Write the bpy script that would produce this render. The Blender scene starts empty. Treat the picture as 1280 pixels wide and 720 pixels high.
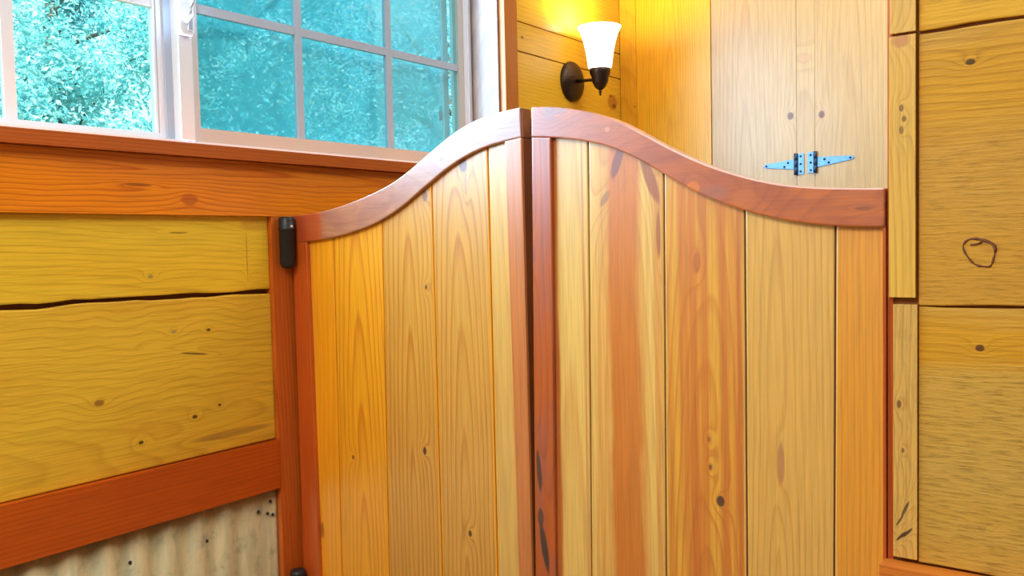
import bpy, bmesh, math, random
from mathutils import Vector, Matrix, noise

sc = bpy.context.scene
COL = sc.collection
random.seed(7)

# ------------------------------------------------------------------ camera, world, light, exposure
F_PX, YAW, PITCH, ROLL = 1098.97, 0.6376233, -0.04968524, -0.02203481
CAM = Vector((1.586, -1.3, 1.4))
cd = bpy.data.cameras.new('camera')
cam = bpy.data.objects.new('camera', cd)
COL.objects.link(cam)
cd.sensor_fit = 'HORIZONTAL'
cd.sensor_width = 36.0
cd.lens = 36.0 * F_PX / 1280.0
cd.clip_start = 0.02
fw = Vector((-math.sin(YAW) * math.cos(PITCH), math.cos(YAW) * math.cos(PITCH), math.sin(PITCH)))
rt0 = Vector((math.cos(YAW), math.sin(YAW), 0))
up0 = rt0.cross(fw)
rt = math.cos(ROLL) * rt0 + math.sin(ROLL) * up0
up = -math.sin(ROLL) * rt0 + math.cos(ROLL) * up0
m = Matrix((rt, up, -fw)).transposed().to_4x4()
m.translation = CAM
cam.matrix_world = m
sc.camera = cam

world = bpy.data.worlds.new('sky')
sc.world = world
world.use_nodes = True
bg = world.node_tree.nodes['Background']
bg.inputs['Color'].default_value = (0.72, 0.97, 1.0, 1)
bg.inputs['Strength'].default_value = 1.85

sc.view_settings.view_transform = 'Standard'
sc.view_settings.look = 'None'
sc.view_settings.gamma = 1.0
sc.view_settings.use_curve_mapping = False
sc.view_settings.exposure = 0.05


def light(name, kind, loc, energy, color, aim=None, size=None, size_y=None):
    d = bpy.data.lights.new(name, kind)
    d.energy = energy
    d.color = color
    if kind == 'AREA':
        d.shape = 'RECTANGLE'
        d.size = size
        d.size_y = size_y or size
    if kind == 'POINT':
        d.shadow_soft_size = size
    if kind == 'SUN':
        d.angle = 0.02
    o = bpy.data.objects.new(name, d)
    COL.objects.link(o)
    o.location = loc
    if aim is not None:
        o.rotation_euler = Vector(aim).to_track_quat('-Z', 'Y').to_euler()
    return o


light('sun', 'SUN', (0, 0, 8), 13.0, (1.0, 0.97, 0.9), aim=(-0.55, 0.35, -0.75))
light('overhead_fill_front', 'AREA', (0.95, -1.9, 2.62), 56, (1.0, 0.975, 0.93), aim=(0, 0, -1), size=1.1)  # added fill for the front room, unseen, no fixture built
light('overhead_fill_rear', 'AREA', (1.2, 0.85, 2.62), 15, (1.0, 0.95, 0.86), aim=(0, 0, -1), size=0.7)  # added overhead fill behind the doors, no known lamp there
light('window_daylight', 'AREA', (-0.0985, -0.2, 2.03), 72, (0.46, 0.72, 1.0), aim=(1, 0, 0), size=1.9, size_y=0.8)


# ------------------------------------------------------------------ helpers: colour, nodes, materials
def lin(r, g, b):
    f = lambda c: (c / 255) / 12.92 if c / 255 <= 0.04045 else ((c / 255 + 0.055) / 1.055) ** 2.4
    return (f(r), f(g), f(b), 1.0)


class NB:
    def __init__(self, name):
        self.m = bpy.data.materials.new(name)
        self.m.use_nodes = True
        self.t = self.m.node_tree
        self.t.nodes.clear()
        self.out = self.n('ShaderNodeOutputMaterial')

    def n(self, typ):
        return self.t.nodes.new(typ)

    def put(self, sock, v):
        if isinstance(v, bpy.types.NodeSocket):
            self.t.links.new(v, sock)
        else:
            sock.default_value = v

    def f(self, op, a, b=0.0, clamp=False):
        n = self.n('ShaderNodeMath')
        n.operation = op
        n.use_clamp = clamp
        self.put(n.inputs[0], a)
        self.put(n.inputs[1], b)
        return n.outputs[0]

    def comb(self, x, y, z):
        n = self.n('ShaderNodeCombineXYZ')
        self.put(n.inputs[0], x)
        self.put(n.inputs[1], y)
        self.put(n.inputs[2], z)
        return n.outputs[0]

    def noise(self, vec, scale=1.0, detail=2.0, rough=0.5):
        n = self.n('ShaderNodeTexNoise')
        self.put(n.inputs['Vector'], vec)
        n.inputs['Scale'].default_value = scale
        n.inputs['Detail'].default_value = detail
        n.inputs['Roughness'].default_value = rough
        return n.outputs['Fac']

    def ss(self, v, lo, hi, a=0.0, b=1.0):
        n = self.n('ShaderNodeMapRange')
        n.interpolation_type = 'SMOOTHSTEP'
        self.put(n.inputs['Value'], v)
        n.inputs['From Min'].default_value = lo
        n.inputs['From Max'].default_value = hi
        n.inputs['To Min'].default_value = a
        n.inputs['To Max'].default_value = b
        return n.outputs['Result']

    def mix(self, fac, a, b, mode='MIX'):
        n = self.n('ShaderNodeMix')
        n.data_type = 'RGBA'
        n.blend_type = mode
        self.put(n.inputs[0], fac)
        self.put(n.inputs[6], a)
        self.put(n.inputs[7], b)
        return n.outputs[2]

    def ramp(self, v, stops):
        n = self.n('ShaderNodeValToRGB')
        e = n.color_ramp.elements
        while len(e) < len(stops):
            e.new(0.5)
        for el, (p, c) in zip(e, stops):
            el.position = p
            el.color = c if len(c) == 4 else (*c, 1)
        self.put(n.inputs[0], v)
        return n.outputs[0]

    def bump(self, h, strength, dist=0.002):
        n = self.n('ShaderNodeBump')
        n.inputs['Strength'].default_value = strength
        n.inputs['Distance'].default_value = dist
        self.put(n.inputs['Height'], h)
        return n.outputs['Normal']

    def bsdf(self, **kw):
        n = self.n('ShaderNodeBsdfPrincipled')
        for k, v in kw.items():
            self.put(n.inputs[k.replace('_', ' ')], v)
        self.t.links.new(n.outputs[0], self.out.inputs[0])
        return n


DOOR_AX, WALLH, WALLV, PARTH = (0, 2), (2, 1), (1, 2), (2, 0)   # (across the grain, along the grain)


def wood(name, c1, c2, ax, off=(0, 0, 0), seed=0.0, pith=(0.0, 0.03, 0.12, 0.0), freq=120.0, warp=0.02, ring=0.6,
         fiber=0.18, c3=None, c3_amt=0.5, c3_scale=(3.0, 1.2), knots=(), stripes=(), rough=0.34, spec=0.5,
         bump=0.12, saw=0.0, saw_zone=None, coat=0.0, coat_ior=1.5, warp_scale=(4.0, 1.3)):
    """Sawn board: growth rings cut at a slant give the long cathedral figure; fibres, knots and heartwood streaks on top."""
    b = NB(name)
    tc = b.n('ShaderNodeTexCoord')
    vm = b.n('ShaderNodeVectorMath')
    vm.operation = 'ADD'
    b.put(vm.inputs[0], tc.outputs['Object'])
    vm.inputs[1].default_value = off
    sp = b.n('ShaderNodeSeparateXYZ')
    b.put(sp.inputs[0], vm.outputs[0])
    a, l = sp.outputs[ax[0]], sp.outputs[ax[1]]
    a0, h0, k, l0 = pith
    wn = b.f('SUBTRACT', b.noise(b.comb(b.f('MULTIPLY', a, warp_scale[0]), b.f('MULTIPLY', l, warp_scale[1]), seed), detail=3.0), 0.5)
    aw = b.f('ADD', b.f('SUBTRACT', a, a0), b.f('MULTIPLY', wn, warp))
    h = b.f('ADD', b.f('MULTIPLY', b.f('SUBTRACT', l, l0), k), h0)
    r = b.f('SQRT', b.f('ADD', b.f('MULTIPLY', aw, aw), b.f('MULTIPLY', h, h)))
    ph = b.f('MULTIPLY', r, freq)
    kd = []
    for kn in knots:
        ka, kl, ra, rl, col, amt = kn[:6]
        ang = kn[6] if len(kn) > 6 else 0.0
        da, dl = b.f('SUBTRACT', a, ka), b.f('SUBTRACT', l, kl)
        if ang:
            ca, sa = math.cos(ang), math.sin(ang)
            da, dl = (b.f('ADD', b.f('MULTIPLY', da, ca), b.f('MULTIPLY', dl, sa)),
                      b.f('SUBTRACT', b.f('MULTIPLY', dl, ca), b.f('MULTIPLY', da, sa)))
        da, dl = b.f('DIVIDE', da, ra), b.f('DIVIDE', dl, rl)
        d2 = b.f('ADD', b.f('MULTIPLY', da, da), b.f('MULTIPLY', dl, dl))
        kd.append((d2, col, amt))
        ph = b.f('ADD', ph, b.f('DIVIDE', 2.2, b.f('ADD', 1.0, b.f('MULTIPLY', d2, 0.22))))
    v = b.ramp(b.f('FRACT', ph), [(0.0, (0.1, 0.1, 0.1)), (0.55, (0.25, 0.25, 0.25)), (0.86, (1, 1, 1)), (1.0, (0.1, 0.1, 0.1))])
    big = b.noise(b.comb(b.f('MULTIPLY', a, 9.0), b.f('MULTIPLY', l, 2.0), seed + 3.1), detail=2.0)
    fib = b.noise(b.comb(b.f('MULTIPLY', a, 330.0), b.f('MULTIPLY', l, 9.0), seed + 1.7), detail=2.0)
    col = c1
    if c3 is not None:
        t = b.noise(b.comb(b.f('MULTIPLY', a, c3_scale[0]), b.f('MULTIPLY', l, c3_scale[1]), seed + 9.3), detail=3.0)
        col = b.mix(b.f('MULTIPLY', b.ss(t, 0.4, 0.66), c3_amt), col, c3)
    for (sa_, half, scol, amt, soft) in stripes:
        w = b.f('MULTIPLY', b.f('SUBTRACT', b.noise(b.comb(seed + sa_ * 31, b.f('MULTIPLY', l, 5.0), 0.5), detail=3.0), 0.5), half * 1.1)
        d = b.f('ABSOLUTE', b.f('ADD', b.f('SUBTRACT', a, sa_), w))
        col = b.mix(b.f('MULTIPLY', b.ss(d, half, half * (1 - soft)), amt), col, scol)
    ringfac = b.f('MULTIPLY', v, b.f('MULTIPLY', b.f('ADD', b.f('MULTIPLY', big, 1.2), 0.35), ring), clamp=True)
    col = b.mix(ringfac, col, c2)
    fm = b.ss(fib, 0.35, 0.75, 1.0, 1.0 - fiber)
    col = b.mix(1.0, col, b.comb(fm, fm, fm), 'MULTIPLY')
    for d2, kc, amt in kd:
        wob = b.f('ADD', b.f('MULTIPLY', fib, 0.35), b.f('MULTIPLY', big, 0.5))
        col = b.mix(b.f('MULTIPLY', b.ss(b.f('SUBTRACT', d2, b.f('SUBTRACT', wob, 0.4)), 1.3, 0.45), amt), col, kc)
    height = b.f('ADD', b.f('MULTIPLY', v, -0.5), fib)
    if saw > 0:
        sw = b.noise(b.comb(b.f('MULTIPLY', a, 260.0), b.f('MULTIPLY', l, 28.0), seed + 6.0), detail=3.0, rough=0.7)
        patch = b.ss(b.noise(b.comb(b.f('MULTIPLY', a, 7.0), b.f('MULTIPLY', l, 2.0), seed + 2.0)), 0.38, 0.6)
        if saw_zone:
            lo_, hi_, zc = saw_zone
            az = b.f('ADD', a, b.f('MULTIPLY', wn, 0.05))
            patch = b.ss(az, hi_, lo_)
            col = b.mix(b.f('MULTIPLY', patch, 0.75), col, zc)
        sm = b.f('SUBTRACT', 1.0, b.f('MULTIPLY', b.f('MULTIPLY', b.ss(sw, 0.45, 0.72), patch), saw * 0.42))
        col = b.mix(1.0, col, b.comb(sm, sm, sm), 'MULTIPLY')
        height = b.f('ADD', height, b.f('MULTIPLY', sw, 3.0 * saw))
    b.bsdf(Base_Color=col, Roughness=b.f('ADD', b.f('MULTIPLY', fib, 0.12), rough - 0.06), Specular_IOR_Level=spec, Coat_Weight=coat, Coat_Roughness=0.36, Coat_IOR=coat_ior,
           Normal=b.bump(height, bump, 0.0015))
    return b.m


def plain(name, col, rough=0.5, metal=0.0, spec=0.5, var=0.0, scale=40.0, col2=None, bump=0.0):
    b = NB(name)
    tc = b.n('ShaderNodeTexCoord')
    nz = b.noise(tc.outputs['Object'], scale, 4.0, 0.6)
    c = b.mix(b.f('MULTIPLY', b.ss(nz, 0.35, 0.7), var), col, col2 or tuple(x * 0.5 for x in col[:3]) + (1,))
    kw = dict(Base_Color=c, Roughness=rough, Metallic=metal, Specular_IOR_Level=spec)
    if bump:
        kw['Normal'] = b.bump(nz, bump, 0.002)
    b.bsdf(**kw)
    return b.m


def glass_mat(name, tint, gloss=0.06):
    b = NB(name)
    tr = b.n('ShaderNodeBsdfTransparent')
    tr.inputs[0].default_value = tint
    gl = b.n('ShaderNodeBsdfGlossy')
    gl.inputs['Roughness'].default_value = 0.03
    mx = b.n('ShaderNodeMixShader')
    mx.inputs[0].default_value = gloss
    b.put(mx.inputs[1], tr.outputs[0])
    b.put(mx.inputs[2], gl.outputs[0])
    b.put(b.out.inputs[0], mx.outputs[0])
    return b.m


# ------------------------------------------------------------------ helpers: meshes and objects
class MB:
    """Collects shapes in world coordinates; build() links them as ONE mesh object."""
    def __init__(self):
        self.bm = bmesh.new()

    def _bevel(self, geom_faces, w, seg=2, angle=0.5):
        if w <= 0:
            return
        es = {e for f in geom_faces for e in f.edges}
        es = [e for e in es if len(e.link_faces) == 2 and e.calc_face_angle(0) > angle]
        bmesh.ops.bevel(self.bm, geom=es, offset=w, segments=seg, affect='EDGES', profile=0.6, clamp_overlap=True)

    def box(self, x0, x1, y0, y1, z0, z1, bevel=0.0, mi=0, seg=2):
        v = [self.bm.verts.new((x, y, z)) for x in (x0, x1) for y in (y0, y1) for z in (z0, z1)]
        q = [(0, 1, 3, 2), (4, 6, 7, 5), (0, 4, 5, 1), (2, 3, 7, 6), (0, 2, 6, 4), (1, 5, 7, 3)]
        fs = [self.bm.faces.new([v[i] for i in f]) for f in q]
        for f in fs:
            f.material_index = mi
        self._bevel(fs, bevel, seg)
        return self

    def prism(self, pts, axis, d0, d1, bevel=0.0, mi=0, seg=2, angle=0.5):
        """pts outline a face across the axis; extruded from d0 to d1 along it."""
        def P(p, d):
            return {0: (d, p[0], p[1]), 1: (p[0], d, p[1]), 2: (p[0], p[1], d)}[axis]
        a = [self.bm.verts.new(P(p, d0)) for p in pts]
        b = [self.bm.verts.new(P(p, d1)) for p in pts]
        fs = [self.bm.faces.new(a), self.bm.faces.new(list(reversed(b)))]
        n = len(pts)
        for i in range(n):
            j = (i + 1) % n
            fs.append(self.bm.faces.new((a[j], a[i], b[i], b[j])))
        bmesh.ops.recalc_face_normals(self.bm, faces=fs)
        for f in fs:
            f.material_index = mi
        self._bevel(fs, bevel, seg, angle)
        return self

    def lathe(self, prof, origin, axis='Z', n=32, mi=0, closed=False):
        """prof: (radius, height) pairs turned about an axis through origin."""
        ox, oy, oz = origin
        rings = []
        for (r, h) in prof:
            ring = []
            for i in range(n):
                t = 2 * math.pi * i / n
                c, s = r * math.cos(t), r * math.sin(t)
                p = {'Z': (ox + c, oy + s, oz + h), 'X': (ox + h, oy + c, oz + s), 'Y': (ox + c, oy + h, oz + s)}[axis]
                ring.append(self.bm.verts.new(p))
            rings.append(ring)
        fs = []
        pairs = list(zip(rings, rings[1:])) + ([(rings[-1], rings[0])] if closed else [])
        for a, b in pairs:
            for i in range(n):
                j = (i + 1) % n
                fs.append(self.bm.faces.new((a[i], a[j], b[j], b[i])))
        if not closed:
            fs.append(self.bm.faces.new(list(reversed(rings[0]))))
            fs.append(self.bm.faces.new(rings[-1]))
        bmesh.ops.recalc_face_normals(self.bm, faces=fs)
        for f in fs:
            f.smooth = True
            f.material_index = mi
        return self

    def tube(self, pts, radii, n=12, mi=0):
        pts = [Vector(p) for p in pts]
        rings = []
        for i, p in enumerate(pts):
            d = (pts[min(i + 1, len(pts) - 1)] - pts[max(i - 1, 0)]).normalized()
            ref = Vector((0, 0, 1)) if abs(d.z) < 0.9 else Vector((1, 0, 0))
            u = d.cross(ref).normalized()
            w = d.cross(u)
            r = radii[i] if isinstance(radii, (list, tuple)) else radii
            rings.append([self.bm.verts.new(p + r * (math.cos(2 * math.pi * k / n) * u + math.sin(2 * math.pi * k / n) * w)) for k in range(n)])
        fs = []
        for a, b in zip(rings, rings[1:]):
            for k in range(n):
                j = (k + 1) % n
                fs.append(self.bm.faces.new((a[k], a[j], b[j], b[k])))
        fs.append(self.bm.faces.new(list(reversed(rings[0]))))
        fs.append(self.bm.faces.new(rings[-1]))
        bmesh.ops.recalc_face_normals(self.bm, faces=fs)
        for f in fs:
            f.smooth = True
            f.material_index = mi
        return self

    def build(self, name, mats, parent=None, base=(0, 0, 0)):
        me = bpy.data.meshes.new(name)
        bmesh.ops.translate(self.bm, verts=self.bm.verts, vec=-Vector(base))
        self.bm.to_mesh(me)
        self.bm.free()
        for mt in (mats if isinstance(mats, (list, tuple)) else [mats]):
            me.materials.append(mt)
        o = bpy.data.objects.new(name, me)
        COL.objects.link(o)
        if parent is not None:
            o.parent = parent
        else:
            o.location = base
        return o


def thing(name, label, cat, loc, group=None):
    o = bpy.data.objects.new(name, None)
    o.empty_display_size = 0.1
    COL.objects.link(o)
    o.location = loc
    o['label'] = label
    o['category'] = cat
    if group:
        o['group'] = group
    return o


def tag(o, label, cat, group=None):
    o['label'] = label
    o['category'] = cat
    if group:
        o['group'] = group
    return o


def struct(o, label=None, cat=None):
    o['kind'] = 'structure'
    if label:
        o['label'] = label
    if cat:
        o['category'] = cat
    return o


def curve(pts, n=6):
    """Catmull-Rom through the points, a little relaxed."""
    P = [Vector((p[0], p[1])) for p in pts]
    for _ in range(1):
        P = [P[0]] + [P[i] * 0.6 + (P[i - 1] + P[i + 1]) * 0.2 for i in range(1, len(P) - 1)] + [P[-1]]
    out = []
    for i in range(len(P) - 1):
        p0, p1, p2, p3 = P[max(i - 1, 0)], P[i], P[i + 1], P[min(i + 2, len(P) - 1)]
        for k in range(n):
            t = k / n
            out.append(tuple(0.5 * (2 * p1 + (p2 - p0) * t + (2 * p0 - 5 * p1 + 4 * p2 - p3) * t * t + (3 * p1 - p0 - 3 * p2 + p3) * t ** 3)))
    out.append(tuple(P[-1]))
    return out


def at(poly, x):
    if x <= poly[0][0]:
        return poly[0][1]
    for (x0, z0), (x1, z1) in zip(poly, poly[1:]):
        if x0 <= x <= x1:
            return z0 + (z1 - z0) * (x - x0) / max(x1 - x0, 1e-9)
    return poly[-1][1]


def wavy(y0, y1, z, amp, seed, n=40, tilt=0.0):
    """Rough live edge: points from y0 to y1 about the height z."""
    return [(y0 + (y1 - y0) * i / n, z + tilt * (i / n - 0.5) + amp * noise.fractal(Vector((seed, (y0 + (y1 - y0) * i / n) * 9, 0.3)), 0.8, 2.0, 3)) for i in range(n + 1)]


# ------------------------------------------------------------------ shared colours
RED1, RED2, RED3 = lin(196, 92, 26), lin(140, 48, 12), lin(222, 120, 40)
DARK = lin(58, 30, 14)
M_back = plain('dark_sheathing', lin(92, 52, 22), 0.9)
M_white = plain('white_vinyl', lin(232, 234, 240), 0.35)
M_tan = plain('taupe_vinyl', lin(200, 192, 184), 0.4)
M_grey = plain('grey_vinyl', lin(176, 188, 205), 0.4)
M_black = plain('blackened_iron', lin(42, 42, 42), 0.42, 0.3, var=0.4, scale=60)
M_bronze = plain('oiled_bronze', lin(70, 52, 40), 0.38, 0.7, var=0.5, scale=50)
M_zinc = plain('zinc_plate', lin(112, 158, 196), 0.4, 0.35, var=0.4, scale=120, col2=lin(84, 130, 172))
M_zinc_dark = plain('zinc_knuckle', lin(52, 74, 96), 0.4, 0.5)
M_screw = plain('dark_screw', lin(30, 32, 40), 0.5)
M_plaster = plain('pale_plaster', lin(226, 222, 214), 0.8)
M_tanwall = plain('tan_wall', lin(150, 124, 94), 0.8)
M_floor = wood('floor_boards', lin(170, 150, 128), lin(130, 110, 90), (0, 1), freq=80, seed=3)

# ------------------------------------------------------------------ the room shell
BACK_Y = 1.5366
WIN_Y0, WIN_Y1, WIN_Z0, WIN_Z1 = -1.175, 0.812, 1.59, 2.47
struct(MB().box(-0.16, 3.3, -2.9, 1.7, -0.08, 0.0).build('floor', M_floor))
struct(MB().box(-0.16, 3.3, -2.9, 1.7, 2.7, 2.8).build('ceiling', M_plaster))
struct(MB().box(-0.16, 3.3, -2.98, -2.9, 0, 2.7).build('wall_rear', M_tanwall))
struct(MB().box(3.22, 3.3, -2.9, 1.7, 0, 2.7).build('wall_side', M_tanwall))
wl = MB()
wl.box(-0.16, -0.026, -2.9, WIN_Y0, 0, 2.7)
wl.box(-0.16, -0.026, WIN_Y1, 1.7, 0, 2.7)
wl.box(-0.16, -0.026, WIN_Y0, WIN_Y1, 0, WIN_Z0)
wl.box(-0.16, -0.026, WIN_Y0, WIN_Y1, WIN_Z1, 2.7)
wall_left = struct(wl.build('wall_left', M_back))

OLIVE1, OLIVE2, OLIVE3 = lin(232, 192, 50), lin(196, 138, 30), lin(222, 166, 40)
nail = (lin(70, 40, 16), 0.9)
M_pl_up = wood('hewn_plank_upper', OLIVE1, OLIVE2, WALLH, seed=21, pith=(1.30, 0.02, 0.05, -1.2), freq=95, warp=0.05, ring=0.4,
               c3=lin(238, 186, 40), c3_amt=0.6, c3_scale=(9, 2), rough=0.45, spec=0.3, bump=0.2,
               knots=[(1.352, -0.335, 0.004, 0.006, lin(150, 130, 80), 0.8), (1.438, -0.27, 0.0018, 0.022, DARK, 0.6), (1.39, -0.107, 0.055, 0.0014, lin(150, 96, 26), 0.6), (1.455, -0.075, 0.014, 0.05, lin(196, 138, 40), 0.5)],
               warp_scale=(3.5, 2.4))
M_pl_lo = wood('hewn_plank_lower', lin(228, 184, 52), lin(186, 128, 30), WALLH, seed=33, pith=(1.02, 0.03, 0.09, -0.75), freq=70, warp=0.11, ring=0.4,
               c3=lin(226, 168, 46), c3_amt=0.6, c3_scale=(6, 2.5), rough=0.45, spec=0.3, bump=0.2, warp_scale=(4, 3.2),
               knots=[(1.236, -0.21, 0.003, 0.005, *nail), (1.19, -0.245, 0.002, 0.032, DARK, 0.75, 0.15), (1.24, -0.29, 0.004, 0.006, lin(150, 128, 84), 0.7),
                      (1.06, -0.25, 0.004, 0.006, *nail), (1.03, -0.37, 0.004, 0.006, *nail), (1.12, -0.45, 0.006, 0.01, lin(120, 76, 26), 0.7),
                      (1.075, -0.19, 0.003, 0.004, *nail), (1.01, -0.16, 0.008, 0.10, lin(150, 104, 44), 0.6)])
XB0, XB1 = -0.026, -0.012
up_low = wavy(-2.88, -0.048, 1.3140, 0.005, 2.0, 90)
lo_up = wavy(-2.88, -0.048, 1.3052, 0.004, 6.0, 90)
MB().prism([(-0.048, 1.474), (-2.88, 1.474)] + up_low, 0, XB0, XB1, 0.003).build('plank', M_pl_up, wall_left)
MB().prism([(-0.048, 0.9765), (-2.88, 0.972)] + lo_up, 0, XB0, XB1 + 0.001, 0.003).build('plank', M_pl_lo, wall_left)
# boards of the window wall beyond the doors, round the lamp
PINE1, PINE2 = lin(242, 188, 46), lin(214, 142, 22)
for i, (z0, z1) in enumerate([(1.60, 1.79), (1.79, 1.989), (1.991, 2.079), (2.081, 2.27), (2.27, 2.48), (2.48, 2.7)]):
    kn = [(z0 + 0.5 * (z1 - z0), 0.93, 0.005, 0.007, lin(120, 66, 20), 0.8)]
    if i == 1:
        kn = [(1.90, 1.478, 0.028, 0.034, lin(176, 98, 24), 0.7), (1.888, 1.49, 0.008, 0.012, lin(100, 48, 14), 0.8), (1.92, 1.465, 0.004, 0.012, lin(110, 54, 16), 0.7)]
    mt = wood('lamp_wall_board', PINE1, PINE2, WALLH, seed=40 + i * 3.3, pith=(z0 - 0.02, 0.02, 0.04, 0.6), freq=90, ring=0.45, warp=0.03, knots=kn, rough=0.36)
    MB().box(XB0, -0.006, 0.80 if z0 < 2.45 else -2.88, BACK_Y, z0 + 0.001, z1 - 0.001, 0.003).build('plank', mt, wall_left)
M_out = plain('outside_siding', lin(150, 110, 70), 0.8)

# redwood members on the window wall
M_beam = wood('redwood_beam', lin(244, 142, 8), lin(192, 76, 3), WALLH, seed=55, pith=(1.56, 0.01, 0.03, -0.2), freq=110, warp=0.05, ring=0.75, warp_scale=(5, 2.2),
              c3=lin(232, 136, 40), c3_amt=0.7, c3_scale=(12, 1.6), knots=[(1.505, -0.25, 0.012, 0.02, lin(176, 76, 24), 0.7), (1.53, -0.36, 0.003, 0.03, lin(120, 44, 14), 0.7)], rough=0.36)
M_red_h = wood('redwood_rail', lin(192, 78, 10), lin(150, 50, 5), WALLH, seed=61, pith=(0.8, 0.05, 0.03, 0), freq=120, warp=0.02, ring=0.45, c3=lin(204, 94, 14), c3_amt=0.6, rough=0.36)
M_red_v = wood('redwood_post', lin(200, 90, 14), lin(156, 54, 6), WALLV, seed=67, pith=(-0.1, 0.05, 0.03, 0), freq=150, warp=0.02, ring=0.5, c3=lin(214, 112, 38), c3_amt=0.6, rough=0.36)
M_sill = wood('redwood_sill', lin(190, 94, 30), lin(140, 54, 14), WALLH, seed=70, pith=(1.5, 0.05, 0.03, 0), freq=150, warp=0.02, ring=0.5, rough=0.34)
struct(MB().box(-0.026, 0.0, -2.88, BACK_Y, 1.4735, 1.5895, 0.002).build('trim_1', M_beam),
       'wide redwood board under the window sill, running behind the doors')
struct(MB().box(-0.15, 0.021, -1.26, 0.872, 1.5905, 1.6165, 0.003).build('window_sill', M_sill), 'brown window sill with a square nose')
struct(MB().box(-0.026, 0.002, -2.88, -0.0485, 0.866, 0.9745, 0.002).build('trim_2', M_red_h),
       'red stained rail between the hewn planks and the corrugated metal')
struct(MB().box(-0.026, 0.0, -0.048, 0.055, 0.0, 1.473, 0.002).build('trim_3', M_red_v), 'red stained post behind the door hinges')
# jamb liner and casing of the window
M_jamb = wood('window_jamb_wood', lin(150, 124, 108), lin(118, 90, 76), (0, 2), seed=75, freq=90, ring=0.4, warp=0.03, c3=lin(126, 106, 98), c3_amt=0.7, c3_scale=(14, 7), rough=0.3)
M_case = wood('window_casing_wood', lin(196, 112, 40), lin(150, 70, 20), WALLV, seed=78, freq=120, ring=0.5, rough=0.34)
j = MB()
j.box(-0.155, 0.0, 0.7956, 0.8118, 1.6170, 2.455, 0.001)
struct(j.build('trim_4', M_jamb), 'wooden liner board on the right of the window')
struct(MB().box(-0.155, 0.0, -1.1745, -1.16, 1.6170, 2.455, 0.001).build('trim_5', M_jamb))
struct(MB().box(-0.155, 0.0, -1.1745, 0.8118, 2.4555, 2.469, 0.001).build('trim_6', M_jamb))
struct(MB().box(-0.0055, 0.021, 0.8035, 0.8665, 1.617, 2.452, 0.002).build('trim_7', M_case), 'narrow casing board along the right edge of the window')
struct(MB().box(-0.0055, 0.021, -1.24, 0.8665, 2.4525, 2.52, 0.002).build('trim_8', M_case))
struct(MB().box(-0.0255, 0.021, -1.24, -1.1755, 1.617, 2.452, 0.002).build('trim_9', M_case))

# ------------------------------------------------------------------ the sliding window
window = struct(thing('window_1', 'white sliding window with muntin grid above the redwood board', 'window', (0, 0, 0)))
del window['category']
FY0, FY1, FZ0, FZ1 = -1.159, 0.7948, 1.6175, 2.4545
fr = MB()
fr.box(-0.154, -0.1, FY0, FY1, FZ0, 1.638, 0.002)
fr.box(-0.154, -0.1, FY0, FY1, 2.43, FZ1, 0.002)
fr.box(-0.154, -0.1, FY0, -1.125, 1.638, 2.43, 0.002)
fr.box(-0.154, -0.1, 0.7605, FY1, 1.638, 2.43, 0.002)
fr.box(-0.112, -0.096, 0.7755, 0.781, 1.638, 2.43, 0.001)
fr.build('frame', M_white, window)
# fixed sash on the left (outer track)
s = MB()
s.box(-0.148, -0.127, -1.125, -0.185, 1.638, 1.652, 0.002)
s.box(-0.148, -0.127, -1.125, -0.185, 2.40, 2.43, 0.002)
s.box(-0.148, -0.127, -1.125, -1.095, 1.652, 2.40, 0.002)
s.box(-0.148, -0.127, -0.228, -0.21, 1.652, 2.40, 0.002)
s.box(-0.146, -0.129, -0.235, -0.23, 1.652, 2.40, 0.001)
sash_l = s.build('fixed_sash', M_white, window)
MB().box(-0.127, -0.121, -0.215, -0.197, 1.638, 2.43, 0.002).build('track_strip', M_grey, window)
g = MB()
for y in (-0.527, -0.82):
    g.box(-0.1435, -0.1315, y - 0.011, y + 0.011, 1.652, 2.40, 0.002)
for z in (1.925, 2.18):
    g.box(-0.143, -0.132, -1.095, -0.228, z - 0.010, z + 0.010, 0.002)
g.build('muntin_grid', M_white, sash_l)
MB().box(-0.139, -0.136, -1.095, -0.228, 1.652, 2.40).build('glass_pane', glass_mat('clear_glass', (0.84, 1.0, 1.0, 1)), sash_l)
# sliding sash on the right (inner track)
s = MB()
s.box(-0.123, -0.102, -0.165, 0.7595, 1.6385, 1.668, 0.002)
s.box(-0.123, -0.102, -0.165, 0.7595, 2.40, 2.43, 0.002)
s.box(-0.123, -0.102, -0.165, -0.147, 1.668, 2.40, 0.002)
s.box(-0.123, -0.102, 0.738, 0.7595, 1.668, 2.40, 0.002)
sash_r = s.build('sliding_sash', M_tan, window)
MB().box(-0.123, -0.096, -0.198, -0.1655, 1.6385, 2.43, 0.003).build('meeting_stile', M_white, sash_r)
g = MB()
for y in (0.137, 0.448):
    g.box(-0.1185, -0.1065, y - 0.010, y + 0.010, 1.668, 2.40, 0.002)
g.box(-0.118, -0.107, -0.147, 0.738, 1.917, 1.937, 0.002)
g.box(-0.118, -0.107, -0.147, 0.738, 2.17, 2.19, 0.002)
g.build('muntin_grid', M_grey, sash_r)
MB().box(-0.114, -0.111, -0.147, 0.738, 1.668, 2.40).build('glass_pane', glass_mat('tinted_glass', (0.76, 0.98, 1.0, 1)), sash_r)
k = MB()
k.prism([(-0.2025, 1.868), (-0.196, 1.858), (-0.172, 1.858), (-0.168, 1.868), (-0.168, 1.93), (-0.2025, 1.93)], 0, -0.096, -0.080, 0.003)
k.prism([(-0.186, 1.868), (-0.174, 1.866), (-0.174, 1.90), (-0.182, 1.905)], 0, -0.080, -0.076, 0.001, mi=1)
k.tube([(-0.078, -0.19, 1.885), (-0.062, -0.188, 1.90), (-0.058, -0.186, 1.925)], 0.006)
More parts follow.
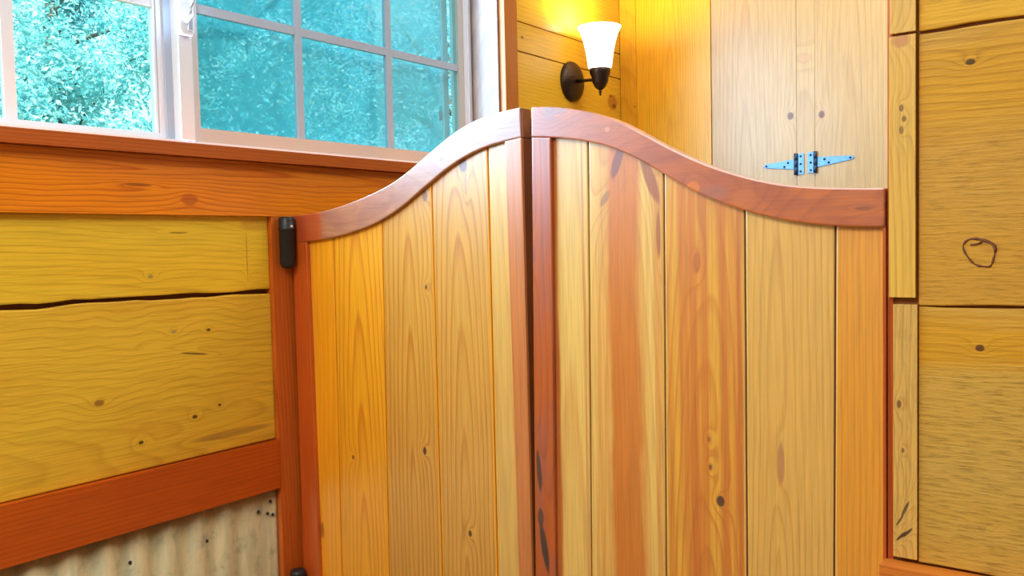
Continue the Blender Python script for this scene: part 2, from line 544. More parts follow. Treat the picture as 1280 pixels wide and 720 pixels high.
k.build('latch', [M_white, M_grey], sash_r)
# insect screen outside the sliding sash
b = NB('insect_mesh')
tr, df, mx = b.n('ShaderNodeBsdfTransparent'), b.n('ShaderNodeBsdfDiffuse'), b.n('ShaderNodeMixShader')
df.inputs[0].default_value = lin(150, 238, 255)
tc = b.n('ShaderNodeTexCoord')
mx.inputs[0].default_value = 0.52
b.put(mx.inputs[1], tr.outputs[0])
b.put(mx.inputs[2], df.outputs[0])
b.put(b.out.inputs[0], mx.outputs[0])
scr = MB().box(-0.1636, -0.1630, -0.16, 0.752, 1.64, 2.42).build('insect_screen', b.m, window)
c = MB()
for z in (1.79, 1.95):
    c.box(-0.1629, -0.1600, 0.712, 0.724, z - 0.014, z + 0.014, 0.001)
c.build('screen_clip', M_grey, scr)
sf = MB()
sf.box(-0.1622, -0.1560, 0.728, 0.752, 1.622, 2.44, 0.001)
sf.box(-0.1622, -0.1560, -0.19, -0.172, 1.622, 2.44, 0.001)
sf.build('screen_frame', M_white, scr)

# ------------------------------------------------------------------ right partition with hewn planks
PX0 = 1.2745
pw = MB()
pw.box(1.283, 3.22, 0.0115, 0.11, 0, 2.7)
wall_right = struct(pw.build('wall_right', plain('partition_core', lin(132, 78, 28), 0.9)))
RO1, RO2 = lin(214, 152, 28), lin(168, 106, 16)
specs = [
    (1.6765, 2.69, 81, [(1.72, 1.34, 0.004, 0.006, *nail)], 0.55),
    (1.3045, 1.6725, 84, [(1.6265, 1.3795, 0.004, 0.006, *nail)], 0.75),
    (0.9435, 1.3020, 87, [(1.2485, 1.3920, 0.005, 0.006, lin(84, 40, 14), 0.9), (1.005, 1.3955, 0.005, 0.006, lin(96, 52, 20), 0.9)], 1.0),
]
for i, (z0, z1, sd, kn, sw) in enumerate(specs):
    mt = wood('sawn_plank', RO1, RO2, PARTH, seed=sd, pith=(z0 + 0.03, 0.02, 0.03, 1.0), freq=85, warp=0.05, ring=0.5, warp_scale=(4, 2.5),
              c3=(lin(232, 172, 44), lin(206, 156, 70), lin(198, 156, 76))[i], c3_amt=0.8, c3_scale=(8, 1.5), knots=kn, rough=0.55, spec=0.25, bump=0.3, saw=sw, saw_zone=(None, (1.50, 1.58, lin(198, 142, 46)), (1.20, 1.235, lin(200, 156, 66)))[i])
    lo = wavy(1.3165, 3.2, z0, 0.0025, sd, 60)
    hi = [(x, z) for x, z in reversed(wavy(1.3165, 3.2, z1, 0.0025, sd + 4, 60))]
    if i == 1:
        ring_pts = []
        for t in range(33):
            a = 2 * math.pi * t / 32
            ring_pts.append((1.3915 + 0.0178 * math.cos(a) * (1 + 0.14 * math.sin(3 * a)) - 0.004 * math.sin(a), 0.0040, 1.3755 + 0.0205 * math.sin(a) * (1 + 0.12 * math.cos(2 * a + 0.6))))
        pk = MB().prism(lo + hi, 1, 0.004, 0.012, 0.002)
        pk.tube(ring_pts, [0.0009 + 0.0009 * abs(math.sin(t * 0.9)) + 0.0007 * (t < 9) for t in range(33)], 6, 1)
        pk.tube([(1.380, 0.004, 1.386), (1.387, 0.004, 1.3865), (1.394, 0.004, 1.389)], 0.0016, 6, 1)
        pk.build('plank', [mt, plain('knot_crack', lin(112, 62, 22), 0.8)], wall_right)
    else:
        MB().prism(lo + hi, 1, 0.004, 0.012, 0.002).build('plank', mt, wall_right)
# end battens beside the doors
M_bt = wood('pine_batten', lin(222, 170, 66), lin(186, 126, 40), DOOR_AX, seed=92, pith=(1.2, 0.02, 0.03, 1.3), freq=110, ring=0.45, warp=0.03, rough=0.45, bump=0.2,
            c3=lin(230, 178, 60), c3_amt=0.6,
            knots=[(1.2945, 1.667, 0.012, 0.010, lin(190, 120, 60), 0.8), (1.295, 1.575, 0.003, 0.005, lin(110, 62, 20), 0.8), (1.2985, 1.56, 0.003, 0.004, lin(110, 62, 20), 0.8),
                   (1.295, 1.545, 0.003, 0.006, lin(110, 62, 20), 0.7)])
M_bt2 = wood('rough_batten', lin(218, 168, 76), lin(178, 120, 44), DOOR_AX, seed=95, pith=(1.2, 0.02, 0.06, 1.0), freq=110, ring=0.5, warp=0.06, rough=0.55, bump=0.3, saw=0.5,
             knots=[(1.295, 0.978, 0.002, 0.010, DARK, 0.9, -0.7), (1.303, 0.984, 0.002, 0.010, DARK, 0.9, -0.7), (1.300, 1.017, 0.002, 0.013, DARK, 0.8, -0.4),
                    (1.293, 1.0, 0.0015, 0.010, DARK, 0.8, -0.5), (1.292, 1.165, 0.003, 0.006, lin(96, 50, 18), 0.8), (1.297, 1.10, 0.002, 0.004, lin(96, 50, 18), 0.7)])
struct(MB().box(1.2800, 1.3130, 0.0, 0.0118, 1.6775, 2.69, 0.002).build('trim_10', M_bt))
struct(MB().box(1.2787, 1.3130, 0.0, 0.0118, 1.3145, 1.6735, 0.002).build('trim_11', M_bt), 'smooth pine batten right of the doors')
struct(MB().box(1.2842, 1.3155, 0.0, 0.0118, 0.9475, 1.3045, 0.002).build('trim_12', M_bt2), 'rough pine batten right of the doors, lower piece')
M_red_d = wood('redwood_door_jamb', lin(186, 84, 26), lin(140, 50, 14), DOOR_AX, seed=98, freq=120, ring=0.5, rough=0.36)
struct(MB().box(1.2752, 1.2828, 0.008, 0.12, 0.0, 2.69, 0.001).build('trim_13', M_red_d), 'red stained jamb at the right edge of the doors')
M_red_r = wood('redwood_ledge', lin(214, 120, 40), lin(166, 78, 22), PARTH, seed=99, pith=(0.8, 0.05, 0.03, 0), freq=120, ring=0.45, rough=0.3)
struct(MB().box(1.272, 3.2, -0.026, 0.0075, 0.85, 0.9405, 0.002).build('trim_14', M_red_r), 'red stained ledge under the lowest sawn plank')

# ------------------------------------------------------------------ back wall and closet
struct(MB().box(-0.026, 3.22, BACK_Y + 0.022, 1.7, 0, 2.7).build('wall_back', M_back))
M_yel = wood('yellow_pine_board', lin(250, 188, 36), lin(222, 138, 14), DOOR_AX, seed=110, pith=(0.19, 0.015, 0.035, 1.55), freq=115, ring=0.55, warp=0.025, rough=0.3, c3=lin(240, 180, 50), c3_amt=0.5)
M_yel2 = wood('yellow_pine_strip', lin(244, 180, 40), lin(214, 136, 22), DOOR_AX, seed=113, freq=80, ring=0.4, rough=0.3, knots=[(0.052, 1.885, 0.004, 0.004, lin(150, 90, 20), 0.8)])
struct(MB().box(-0.004, 0.0600, BACK_Y - 0.001, BACK_Y + 0.021, 0, 2.69, 0.001).build('trim_15', M_yel2), 'narrow pine strip in the corner beside the lamp')
struct(MB().box(0.0612, 0.3440, BACK_Y, BACK_Y + 0.021, 0, 2.69, 0.002).build('trim_16', M_yel), 'wide yellow pine board between the lamp and the closet')

closet = thing('closet', 'pale pine double closet doors with strap hinges behind the saloon doors', 'closet', (0.6525, BACK_Y, 0))
cb = (0.6525, BACK_Y, 0)
PALE1, PALE2 = lin(208, 166, 104), lin(182, 130, 70)
def pale(sd, kn, pa):
    return wood('pale_pine_door', PALE1, PALE2, DOOR_AX, off=cb, seed=sd, pith=pa, freq=75, ring=0.4, warp=0.03, rough=0.3, knots=kn, c3=lin(218, 178, 114), c3_amt=0.4)
knc, kna = lin(112, 58, 28), 0.92
KL = (0.6161, 1.793, 0.0105, 0.0125, knc, kna)
KR = (0.7153, 1.7878, 0.0105, 0.0125, knc, kna)
MB().box(0.3475, 0.6355, BACK_Y, BACK_Y + 0.021, 0.03, 2.66, 0.002).build('closet_door', pale(120, [KL], (0.47, 0.02, 0.04, 1.4)), closet, cb)
dl = bpy.data.objects['closet_door']
MB().box(0.6365, 0.6935, BACK_Y + 0.001, BACK_Y + 0.021, 0.03, 2.66, 0.002).build('center_stile', pale(124, [(0.66, 1.97, 0.02, 0.015, lin(206, 150, 100), 0.6)], (0.66, 0.1, 0.03, 0)), closet, cb)
dr = MB().box(0.6948, 1.02, BACK_Y, BACK_Y + 0.021, 0.03, 2.66, 0.002).build('closet_door', pale(127, [KR], (0.80, 0.02, 0.04, 1.5)), closet, cb)


def strap_hinge(side, kx, z, tip, tip_dz, parent):
    """T hinge: a narrow screw plate on the stile, a knuckle and a tapering strap on the door."""
    yf = BACK_Y
    h = MB()
    px = kx - side * 0.004
    h.box(min(px, px - side * 0.021), max(px, px - side * 0.021), yf - 0.003, yf + 0.0005, z - 0.033, z + 0.033, 0.001, 0)
    h.lathe([(0.0058, -0.034), (0.0058, -0.012), (0.005, -0.0115), (0.005, -0.0105), (0.0058, -0.010), (0.0058, 0.010), (0.005, 0.0105), (0.005, 0.0115), (0.0058, 0.012), (0.0058, 0.034)],
            (kx, yf - 0.006, z), 'Z', 14, 1)
    a, bq = Vector((kx + side * 0.004, z)), Vector((tip, z + tip_dz))
    h.prism([(a.x, a.y - 0.0165), (bq.x, bq.y - 0.006), (bq.x + side * 0.006, bq.y), (bq.x, bq.y + 0.006), (a.x, a.y + 0.0165)], 1, yf - 0.003, yf + 0.0005, 0.0008)
    for dz in (-0.024, 0.0, 0.024):
        h.lathe([(0.0034, -0.0015), (0.0028, -0.0005)][::-1], (px - side * 0.011, yf - 0.003, z + dz), 'Y', 12, 2)
    for t, dv in ((0.22, 0.006), (0.34, -0.006), (0.94, 0.0)):
        p = a.lerp(bq, t)
        h.lathe([(0.0034, -0.0015), (0.0028, -0.0005)][::-1], (p.x, yf - 0.003, p.y + dv), 'Y', 12, 2)
    return h.build('strap_hinge', [M_zinc, M_zinc_dark, M_screw], parent, cb)


strap_hinge(-1, 0.6345, 1.637, 0.531, 0.000, dl)
strap_hinge(1, 0.6965, 1.639, 0.810, 0.007, dr)

# ------------------------------------------------------------------ corrugated wainscot
b = NB('weathered_galvanised')
tc = b.n('ShaderNodeTexCoord')
sp = b.n('ShaderNodeSeparateXYZ')
b.put(sp.inputs[0], tc.outputs['Object'])
n1 = b.noise(b.comb(0.0, b.f('MULTIPLY', sp.outputs[1], 34.0), b.f('MULTIPLY', sp.outputs[2], 5.0)), 1.0, 4.0, 0.65)
n2 = b.noise(tc.outputs['Object'], 26.0, 5.0, 0.7)
colr = b.mix(b.ss(n1, 0.35, 0.65), lin(208, 188, 140), lin(180, 172, 132))
colr = b.mix(b.f('MULTIPLY', b.ss(n2, 0.48, 0.72), 0.6), colr, lin(126, 128, 100))
colr = b.mix(b.f('MULTIPLY', b.ss(n1, 0.62, 0.8), 0.5), colr, lin(170, 110, 60))
b.bsdf(Base_Color=colr, Roughness=0.45, Metallic=0.25, Normal=b.bump(n2, 0.2, 0.002))
panel = thing('corrugated_panel', 'weathered corrugated metal panel below the red rail, lower left corner', 'panel', (-0.01, -0.6, 0))
cp = MB()
N = 420
front, back_ = [], []
for i in range(N + 1):
    y = -2.8 + (2.8 - 0.0495) * i / N
    amp = 0.0042 if y < -0.135 else 0.0012
    x = -0.0155 + amp * math.sin(2 * math.pi * y / 0.066)
    front.append((x, y))
    back_.append((x - 0.0012, y))
pts = front + back_[::-1]
vb = [cp.bm.verts.new((p[0], p[1], 0.01)) for p in pts]
vt = [cp.bm.verts.new((p[0], p[1], 0.8655)) for p in pts]
n = len(pts)
for i in range(n):
    jx = (i + 1) % n
    f_ = cp.bm.faces.new((vb[i], vb[jx], vt[jx], vt[i]))
    f_.smooth = True
for i in range(N):
    a_, b_ = i, n - 1 - i
    cp.bm.faces.new((vt[a_], vt[a_ + 1], vt[b_ - 1], vt[b_]))
    cp.bm.faces.new((vb[a_], vb[b_], vb[b_ - 1], vb[a_ + 1]))
bmesh.ops.recalc_face_normals(cp.bm, faces=cp.bm.faces)
cp.build('sheet', b.m, panel, (-0.01, -0.6, 0))
nl = [(-0.0674, 0.8377), (-0.1005, 0.822), (-0.076, 0.812), (-0.062, 0.806), (-0.231, 0.794), (-0.40, 0.80)]
for (y, z) in nl:
    MB().lathe([(0.0038, 0.0), (0.0036, 0.0015), (0.002, 0.003)], (-0.0142 if y > -0.135 else -0.0155 + 0.0042 * math.sin(2 * math.pi * y / 0.066) - 0.0005, y, z), 'X', 12).build('nail', M_screw, panel, (-0.01, -0.6, 0))

# ------------------------------------------------------------------ the saloon doors
ZB = 0.62
YF, YB = 0.0, 0.030
ltop = [(0.0115, 1.4752), (0.06, 1.4757), (0.1161, 1.4790), (0.2119, 1.4960), (0.3115, 1.5220), (0.3615, 1.5447), (0.4186, 1.5770), (0.4859, 1.6146), (0.5359, 1.6339), (0.5969, 1.6439), (0.6498, 1.6468)]
lbot = [(0.0115, 1.4137), (0.054, 1.4152), (0.1378, 1.4213), (0.2091, 1.4333), (0.2824, 1.4504), (0.3456, 1.4766), (0.4166, 1.5192), (0.4839, 1.5567), (0.5478, 1.5805), (0.6139, 1.5897), (0.6511, 1.5925)]
rtop = [(0.6745, 1.6445), (0.71, 1.6420), (0.75, 1.6350), (0.8024, 1.6220), (0.8519, 1.6035), (0.8935, 1.5784), (0.9507, 1.5450), (1.0068, 1.5174), (1.0592, 1.4984), (1.1094, 1.4832), (1.1575, 1.4751), (1.2047, 1.4707), (1.2735, 1.4672)]
rbot = [(0.6735, 1.5910), (0.7145, 1.5872), (0.7685, 1.5790), (0.8202, 1.5663), (0.8631, 1.5495), (0.9044, 1.5273), (0.9500, 1.4977), (1.0062, 1.4667), (1.0587, 1.4469), (1.1090, 1.4316), (1.1572, 1.4216), (1.2045, 1.4155), (1.2531, 1.4129), (1.2735, 1.4128)]
lt_c, lb_c, rt_c, rb_c = curve(ltop), curve(lbot), curve(rtop), curve(rbot)


M_tongue = plain('tongue_shade_dirt', lin(96, 48, 16), 0.8)  # tongues coloured dark for the shade and dirt in the seams


def panel_boards(edges, under, mats, base, parent, y0=0.010, y1=0.024, name='panel', gap=0.0024):
    """Vertical tongue-and-groove boards, each a bevelled strip cut under the curved rail; ONE mesh."""
    p = MB()
    for i, ((t0, b0), (t1, b1)) in enumerate(zip(edges, edges[1:])):
        xs = [t0 + gap / 2 + (t1 - t0 - gap) * k / 10 for k in range(11)]
        top = [(x, at(under, x) + 0.012) for x in xs]
        p.prism([(b0 + gap / 2, ZB + 0.01), (b1 - gap / 2, ZB + 0.01)] + top[::-1], 1, y0, y1, 0.0025, mi=i, seg=2, angle=0.9)
    for (t0, b0) in edges[1:-1]:
        zt = at(under, t0) + 0.010
        p.prism([(b0 - 0.004, ZB + 0.01), (b0 + 0.004, ZB + 0.01), (t0 + 0.004, zt), (t0 - 0.004, zt)], 1, y0 + 0.0035, y1 - 0.001, 0, mi=len(mats))
    return p.build(name, list(mats) + [M_tongue], parent, base)


def hinge(x, y, z0, z1, base, parent):
    """Gravity hinge: round barrel with cap and rim, and a pale disc for its glint."""
    h = MB()
    L = z1 - z0
    h.lathe([(0.006, 0.0), (0.013, 0.003), (0.0168, 0.012), (0.0172, L * 0.74), (0.0185, L * 0.75), (0.0185, L * 0.78), (0.0172, L * 0.79), (0.0172, L - 0.006), (0.0150, L)], (x, y, z0), 'Z', 24)
    h.lathe([(0.0035, 0.0), (0.0030, 0.0025)], (x + 0.0165, y, z1 - 0.022), 'X', 12, 1)  # pale disc painted in as the highlight on the barrel
    return h.build('hinge', [M_black, plain('barrel_glint', lin(225, 215, 205), 0.25, 0.6)], parent, base)


# left door
lb0 = (0.0150, 0.0, ZB)
left = thing('saloon_door', 'left saloon door, narrower in view, black barrel hinges on its left edge', 'door', lb0, 'pair of saloon doors')
PINEL, PINEL2 = lin(252, 176, 22), lin(208, 108, 5)
def dwood(nm, c1, c2, sd, pa, base, **k):
    kw = dict(freq=95, ring=0.8, warp=0.02, rough=0.40, coat=1.0, coat_ior=1.62, spec=0.7)
    kw.update(k)
    return wood(nm, c1, c2, DOOR_AX, off=base, seed=sd, pith=pa, **kw)
M_lrail = wood('left_rail_wood', lin(184, 122, 86), lin(146, 84, 56), PARTH, off=lb0, seed=201, pith=(1.50, 0.05, 0.25, 0.25), freq=70, ring=0.4, warp=0.08, rough=0.40, coat=1.0, coat_ior=1.62, spec=0.7,
               c3=lin(156, 98, 84), c3_amt=0.7, c3_scale=(26, 16),
               knots=[(1.445, 0.052, 0.2, 0.060, lin(184, 66, 8), 0.85), (1.597, 0.506, 0.008, 0.014, lin(140, 90, 84), 0.5), (1.568, 0.46, 0.004, 0.004, lin(120, 76, 70), 0.6),
                      (1.628, 0.585, 0.007, 0.013, lin(140, 92, 88), 0.5), (1.50, 0.26, 0.006, 0.02, lin(170, 100, 80), 0.4)])
M_lst = dwood('left_outer_stile_wood', lin(206, 88, 10), lin(160, 54, 6), 204, (-0.1, 0.05, 0.03, 1.0), lb0, freq=120, ring=0.45)
M_lst2 = dwood('left_inner_stile_wood', lin(206, 122, 58), lin(164, 80, 28), 207, (0.5, 0.08, 0.03, 1.0), lb0, freq=90, ring=0.35,
               knots=[(0.640, 0.70, 0.010, 0.065, lin(52, 34, 30), 0.95, -0.12)])
MB().prism(lt_c + lb_c[::-1], 1, YF, YB, 0.0025, angle=0.7).build('top_rail', M_lrail, left, lb0)
so = MB().prism([(0.0105, ZB), (0.0640, ZB), (0.0575, at(lb_c, 0.0575)), (0.0115, at(lb_c, 0.0150))], 1, YF, YB, 0.002)
so.build('stile', M_lst, left, lb0)
inn = [(0.6130, at(lb_c, 0.6130)), (0.6511, at(lb_c, 0.6511)), (0.6555, ZB), (0.6260, ZB)]
MB().prism(inn[::-1], 1, YF, YB, 0.0025).build('stile', M_lst2, left, lb0)
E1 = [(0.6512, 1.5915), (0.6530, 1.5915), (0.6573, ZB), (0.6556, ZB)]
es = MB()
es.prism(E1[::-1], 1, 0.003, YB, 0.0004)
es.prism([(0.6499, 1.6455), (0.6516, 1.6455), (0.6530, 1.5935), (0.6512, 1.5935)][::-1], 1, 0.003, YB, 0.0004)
M_gap_shade = dwood('gap_shade_brown', lin(150, 86, 30), lin(110, 56, 16), 209, (0.5, 0.08, 0.03, 1.0), lb0, ring=0.4)  # darker brown, shade of the meeting gap put into the colour
es.build('edge_strip', M_gap_shade, left, lb0)  # thin strip added so the door's edge face looks shaded
MB().box(0.636, 0.688, YB + 0.0008, YB + 0.010, ZB + 0.02, 1.628, 0.002).build('gap_shade_board', M_gap_shade, left, lb0)  # board added behind the gap to make it read dark
ledges = [(0.0545, 0.0610), (0.1350, 0.1265), (0.2838, 0.2735), (0.4231, 0.4245), (0.5657, 0.5660), (0.6160, 0.6290)]
lm = [dwood('left_board_a', lin(255, 172, 14), lin(228, 124, 4), 211, (0.2, 0.12, 0.02, 1.0), lb0, freq=95, ring=0.4, knots=[(0.068, 0.765, 0.006, 0.02, lin(150, 62, 20), 0.7)]),
      dwood('left_board_b', PINEL, PINEL2, 214, (0.205, 0.016, 0.055, 0.80), lb0, knots=[(0.176, 0.945, 0.004, 0.005, lin(120, 56, 20), 0.9)]),
      dwood('left_board_c', lin(222, 162, 60), lin(182, 104, 22), 217, (0.352, 0.014, 0.05, 1.12), lb0,
            knots=[(0.405, 1.500, 0.007, 0.012, lin(126, 74, 60), 0.85), (0.402, 1.318, 0.0035, 0.005, DARK, 0.9), (0.386, 0.985, 0.005, 0.008, lin(70, 30, 14), 0.95)]),
      dwood('left_board_d', lin(220, 162, 66), lin(182, 106, 26), 220, (0.49, 0.014, 0.05, 0.92), lb0,
            knots=[(0.505, 1.553, 0.010, 0.014, lin(110, 66, 60), 0.9), (0.510, 1.516, 0.003, 0.016, lin(150, 100, 80), 0.5), (0.500, 0.835, 0.0045, 0.007, lin(70, 30, 14), 0.95)]),
      dwood('left_board_e', lin(222, 174, 86), lin(194, 132, 46), 223, (0.56, 0.10, 0.02, 1.0), lb0, ring=0.35)]
panel_boards(ledges, lb_c, lm, lb0, left)
hinge(0.0170, -0.0200, 1.3570, 1.4720, lb0, left)
hinge(0.0150, -0.0200, 0.5600, 0.6720, lb0, left)

# right door
rb0 = (0.6745, 0.0, ZB)
right = thing('saloon_door', 'right saloon door, broader in view, boards streaked dark red and yellow', 'door', rb0, 'pair of saloon doors')
M_rrail = wood('right_rail_wood', lin(192, 92, 8), lin(146, 58, 6), PARTH, off=rb0, seed=231, pith=(1.42, 0.05, -0.2, 1.2), freq=70, ring=0.45, warp=0.08, rough=0.40, coat=1.0, coat_ior=1.62, spec=0.7,
               c3=lin(164, 72, 22), c3_amt=0.7, c3_scale=(22, 12),
               knots=[(1.475, 1.020, 0.013, 0.024, lin(160, 88, 62), 0.7), (1.630, 0.712, 0.013, 0.010, lin(130, 80, 74), 0.6), (1.632, 0.735, 0.007, 0.016, lin(120, 80, 80), 0.5),
                      (1.590, 0.83, 0.005, 0.005, lin(220, 140, 80), 0.6), (1.484, 0.985, 0.010, 0.012, lin(214, 110, 10), 0.8), (1.462, 1.07, 0.016, 0.02, lin(190, 96, 16), 0.6), (1.44, 1.245, 0.003, 0.012, lin(120, 50, 10), 0.7)])
M_rst = dwood('right_inner_stile_wood', lin(188, 84, 12), lin(142, 52, 8), 234, (0.6, 0.05, 0.03, 1.0), rb0, freq=110, ring=0.5, c3=lin(160, 84, 66), c3_amt=0.6, c3_scale=(40, 6),
              knots=[(0.6755, 0.985, 0.0055, 0.040, lin(60, 34, 34), 0.92, 0.08), (0.684, 0.845, 0.0075, 0.048, lin(50, 32, 30), 0.95, 0.16), (0.677, 0.90, 0.007, 0.018, lin(60, 36, 34), 0.85), (0.672, 1.38, 0.004, 0.02, lin(120, 76, 90), 0.5)])
MB().prism(rt_c + rb_c[::-1], 1, YF, YB, 0.0025, angle=0.7).build('top_rail', M_rrail, right, rb0)
MB().prism([(0.6595, ZB), (0.7040, ZB), (0.7145, at(rb_c, 0.7145)), (0.6738, at(rb_c, 0.6738))], 1, YF, YB, 0.0025).build('stile', M_rst, right, rb0)
redges = [(0.7110, 0.7000), (0.7860, 0.7750), (0.9290, 0.9220), (1.0660, 1.0640), (1.2030, 1.1970), (1.2725, 1.2715)]
HEART, CREAM = lin(204, 106, 14), lin(232, 186, 92)
RBASE, RDK = lin(226, 160, 56), lin(192, 110, 24)
rm = [dwood('right_board_a', CREAM, RDK, 241, (0.74, 0.08, 0.02, 1.0), rb0, ring=0.4, stripes=[(0.710, 0.012, lin(190, 92, 30), 0.9, 0.5), (0.772, 0.004, lin(190, 110, 50), 0.6, 0.8)]),
      dwood('right_board_b', CREAM, RDK, 244, (0.86, 0.05, 0.03, 1.0), rb0, ring=0.4,
            c3=lin(214, 140, 50), c3_amt=0.7, c3_scale=(70, 0.6), stripes=[(0.853, 0.036, HEART, 0.9, 0.4), (0.915, 0.006, lin(214, 140, 60), 0.5, 0.8)],
            knots=[(0.842, 1.535, 0.009, 0.030, lin(120, 60, 50), 0.85, -0.35), (0.818, 1.475, 0.006, 0.016, lin(150, 96, 60), 0.7, -0.6), (0.903, 1.505, 0.010, 0.045, lin(150, 66, 28), 0.85, 0.35), (0.918, 1.41, 0.004, 0.040, lin(150, 76, 30), 0.8)]),
      dwood('right_board_c', lin(228, 164, 46), lin(194, 104, 18), 247, (1.0, 0.04, 0.06, 1.0), rb0, freq=110, ring=0.7, warp=0.03, c3=lin(206, 112, 30), c3_amt=0.8, c3_scale=(80, 0.7),
            stripes=[(0.978, 0.010, lin(196, 92, 20), 0.65, 0.8), (1.030, 0.013, lin(194, 88, 18), 0.65, 0.85), (1.056, 0.006, lin(190, 86, 24), 0.7, 0.8), (1.0, 0.004, HEART, 0.6, 0.8)],
            knots=[(1.0215, 0.982, 0.007, 0.009, lin(70, 34, 22), 0.95), (0.985, 1.365, 0.007, 0.018, lin(170, 80, 34), 0.7), (1.005, 1.035, 0.003, 0.005, lin(90, 44, 20), 0.8), (1.003, 1.08, 0.003, 0.005, lin(120, 60, 20), 0.7)]),
      dwood('right_board_d', lin(224, 170, 74), lin(194, 126, 42), 250, (1.117, 0.010, 0.045, 1.06), rb0, freq=110, ring=0.55, warp=0.02,
            knots=[(1.120, 1.055, 0.006, 0.035, lin(176, 112, 66), 0.8)]),
      dwood('right_board_e', lin(228, 150, 26), lin(200, 112, 14), 253, (1.4, 0.05, 0.02, 1.0), rb0, freq=120, ring=0.5)]
panel_boards(redges, rb_c, rm, rb0, right)
h = MB()
h.box(1.2700, 1.2740, 0.003, 0.028, ZB, 1.4135, 0.001)
h.build('edge_strip', M_red_d, right, rb0)

# ------------------------------------------------------------------ wall lamp
LX, LY, LZ = 0.106, 1.205, 1.936
lamp = thing('wall_sconce', 'bronze wall sconce with lit white glass shade beside the window', 'lamp', (-0.006, LY, LZ))
lb_ = (-0.006, LY, LZ)
MB().lathe([(0.066, 0.0), (0.066, 0.006), (0.063, 0.012), (0.056, 0.017), (0.030, 0.023), (0.012, 0.025)], (-0.006, LY, LZ), 'X', 40).build('backplate', M_bronze, lamp, lb_)
MB().lathe([(0.005, 0.0), (0.005, 0.004), (0.002, 0.007)], (0.012, LY - 0.028, LZ + 0.012), 'X', 12).build('screw', M_bronze, lamp, lb_)
MB().tube([(0.012, LY, LZ), (0.045, LY, LZ - 0.002), (0.080, LY, LZ - 0.004), (LX, LY, LZ)], [0.008, 0.0055, 0.0055, 0.007]).build('arm', M_bronze, lamp, lb_)
cup = MB()
cup.lathe([(0.003, -0.058), (0.0035, -0.05), (0.006, -0.046), (0.003, -0.042), (0.010, -0.038), (0.018, -0.030), (0.026, -0.014), (0.028, 0.002), (0.032, 0.010), (0.034, 0.020), (0.034, 0.028), (0.024, 0.030)], (LX, LY, LZ), 'Z', 32)
cup.build('lamp_socket', M_bronze, lamp, lb_)
b = NB('lit_frosted_glass')
bs = b.bsdf(Base_Color=lin(250, 246, 236), Roughness=0.4, Emission_Color=(1.0, 0.93, 0.80, 1), Emission_Strength=1.5)
bs.inputs['Transmission Weight'].default_value = 0.0
sh = [(0.030, 0.030), (0.0385, 0.032), (0.0415, 0.055), (0.0460, 0.085), (0.0520, 0.113), (0.0610, 0.142), (0.0715, 0.162)]
prof = sh + [(r_ - 0.003, z_ + 0.0005) for r_, z_ in sh[::-1]]
MB().lathe(prof, (LX, LY, LZ), 'Z', 40, closed=True).build('lamp_shade', b.m, lamp, lb_)
b = NB('bulb_glow')
b.bsdf(Base_Color=lin(255, 240, 210), Emission_Color=(1.0, 0.85, 0.6, 1), Emission_Strength=14.0)
MB().lathe([(0.010, 0.031), (0.012, 0.050), (0.020, 0.075), (0.022, 0.092), (0.017, 0.108), (0.006, 0.116)], (LX, LY, LZ), 'Z', 20).build('bulb', b.m, lamp, lb_)
pl = light('sconce_glow', 'POINT', (LX - 0.042, LY, LZ + 0.150), 7.0, (1.0, 0.92, 0.76), size=0.02)

# ------------------------------------------------------------------ trees outside
def leaf_mat(name, c1, c2, c3):
    b = NB(name)
    tc = b.n('ShaderNodeTexCoord')
    n1 = b.noise(tc.outputs['Object'], 2.2, 3.0)
    n2 = b.noise(tc.outputs['Object'], 14.0, 2.0)
    col = b.mix(b.ss(n1, 0.35, 0.65), c1, c2)
    col = b.mix(b.ss(n2, 0.5, 0.7), col, c3)
    d, t, mx = b.n('ShaderNodeBsdfDiffuse'), b.n('ShaderNodeBsdfTranslucent'), b.n('ShaderNodeMixShader')
    b.put(d.inputs[0], col)
    b.put(t.inputs[0], col)
    mx.inputs[0].default_value = 0.4
    b.put(mx.inputs[1], d.outputs[0])
    b.put(mx.inputs[2], t.outputs[0])
    b.put(b.out.inputs[0], mx.outputs[0])
    return b.m


M_bark = plain('bark', lin(120, 104, 90), 0.9, var=0.6, scale=12)
struct(MB().box(-14, -0.16, -8, 16, -0.2, -0.1).build('ground', plain('garden_soil', lin(110, 130, 80), 0.95, var=0.6, scale=3)))


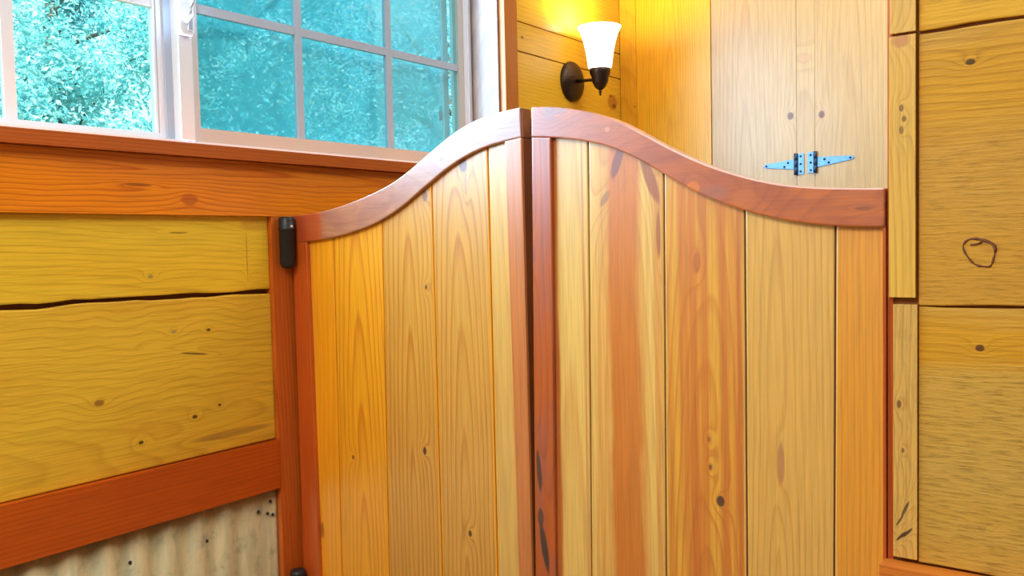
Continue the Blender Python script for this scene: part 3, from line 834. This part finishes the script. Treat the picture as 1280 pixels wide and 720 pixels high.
def tree(x, y, height, rad, nleaf, size, mat, label, sd):
    rnd = random.Random(sd)
    base = (x, y, -0.1)
    t = thing('tree', label, 'tree', base, 'trees outside the window')
    w = MB()
    w.tube([(x, y, -0.1), (x + 0.05, y + 0.05, height * 0.4), (x - 0.05, y + 0.1, height * 0.75), (x, y, height * 0.95)], [0.11, 0.08, 0.05, 0.02], 10)
    w.build('trunk', M_bark, t, base)
    cz = height * 0.62
    br = MB()
    tips = []
    for k in range(26):
        az, el = rnd.uniform(0, 6.283), rnd.uniform(-0.35, 1.1)
        z0 = rnd.uniform(0.25, 0.75) * height
        L = rad * rnd.uniform(0.6, 1.0)
        d = Vector((math.cos(az) * math.cos(el), math.sin(az) * math.cos(el), math.sin(el)))
        p0 = Vector((x, y, z0))
        p1 = p0 + d * L * 0.55 + Vector((0, 0, 0.1))
        p2 = p0 + d * L
        br.tube([p0, p1, p2], [0.03, 0.018, 0.006], 6)
        tips += [p1, p2, (p1 + p2) / 2]
    br.build('branch', M_bark, t, base)
    vs, fs = [], []
    for k in range(nleaf):
        while True:
            q = Vector((rnd.uniform(-1, 1), rnd.uniform(-1, 1), rnd.uniform(-1, 1)))
            if 0.15 < q.length < 1:
                break
        if rnd.random() < 0.6:
            p = rnd.choice(tips) + q * rad * 0.22
        else:
            p = Vector((x + q.x * rad, y + q.y * rad, cz + q.z * height * 0.42))
        if noise.noise(p * 1.5 + Vector((sd, 0, 0))) < -0.30:
            continue
        s_ = size * rnd.uniform(0.6, 1.3)
        u = Vector((rnd.uniform(-1, 1), rnd.uniform(-1, 1), rnd.uniform(-1, 0.4))).normalized()
        v_ = u.cross(Vector((rnd.uniform(-1, 1), rnd.uniform(-1, 1), rnd.uniform(-1, 1)))).normalized()
        nn = u.cross(v_)
        i0 = len(vs)
        p -= Vector(base)
        vs += [p, p + u * s_ * 0.5 + v_ * s_ * 0.24 + nn * s_ * 0.06, p + u * s_, p + u * s_ * 0.5 - v_ * s_ * 0.24 + nn * s_ * 0.06]
        fs += [(i0, i0 + 1, i0 + 2), (i0, i0 + 2, i0 + 3)]
    me = bpy.data.meshes.new('foliage')
    me.from_pydata([tuple(q) for q in vs], [], fs)
    me.materials.append(mat)
    fo = bpy.data.objects.new('foliage', me)
    COL.objects.link(fo)
    fo.parent = t


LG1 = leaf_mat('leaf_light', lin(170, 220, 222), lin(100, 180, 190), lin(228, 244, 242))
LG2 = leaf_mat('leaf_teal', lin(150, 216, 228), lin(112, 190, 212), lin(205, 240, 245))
tree(-4.4, 0.7, 4.6, 1.05, 12000, 0.055, LG1, 'pale leafy tree at the far left of the window', 1)
tree(-4.5, 3.3, 4.8, 1.05, 26000, 0.055, LG1, 'pale leafy tree showing through the left sash beside the meeting stile', 2)
tree(-4.6, 5.9, 4.8, 1.05, 26000, 0.055, LG2, 'teal tree behind the middle of the gridded right sash', 3)
tree(-4.4, 8.5, 4.8, 1.05, 12000, 0.055, LG2, 'teal tree at the right end of the gridded sash', 4)
tree(-8.0, 3.4, 6.4, 1.35, 22000, 0.085, LG1, 'farther pale tree behind the left sash', 5)
tree(-8.2, 6.8, 6.4, 1.35, 22000, 0.085, LG2, 'farther teal tree behind the left panes of the gridded sash', 6)
tree(-8.0, 10.2, 6.4, 1.35, 22000, 0.085, LG2, 'farther teal tree behind the right panes of the gridded sash', 7)
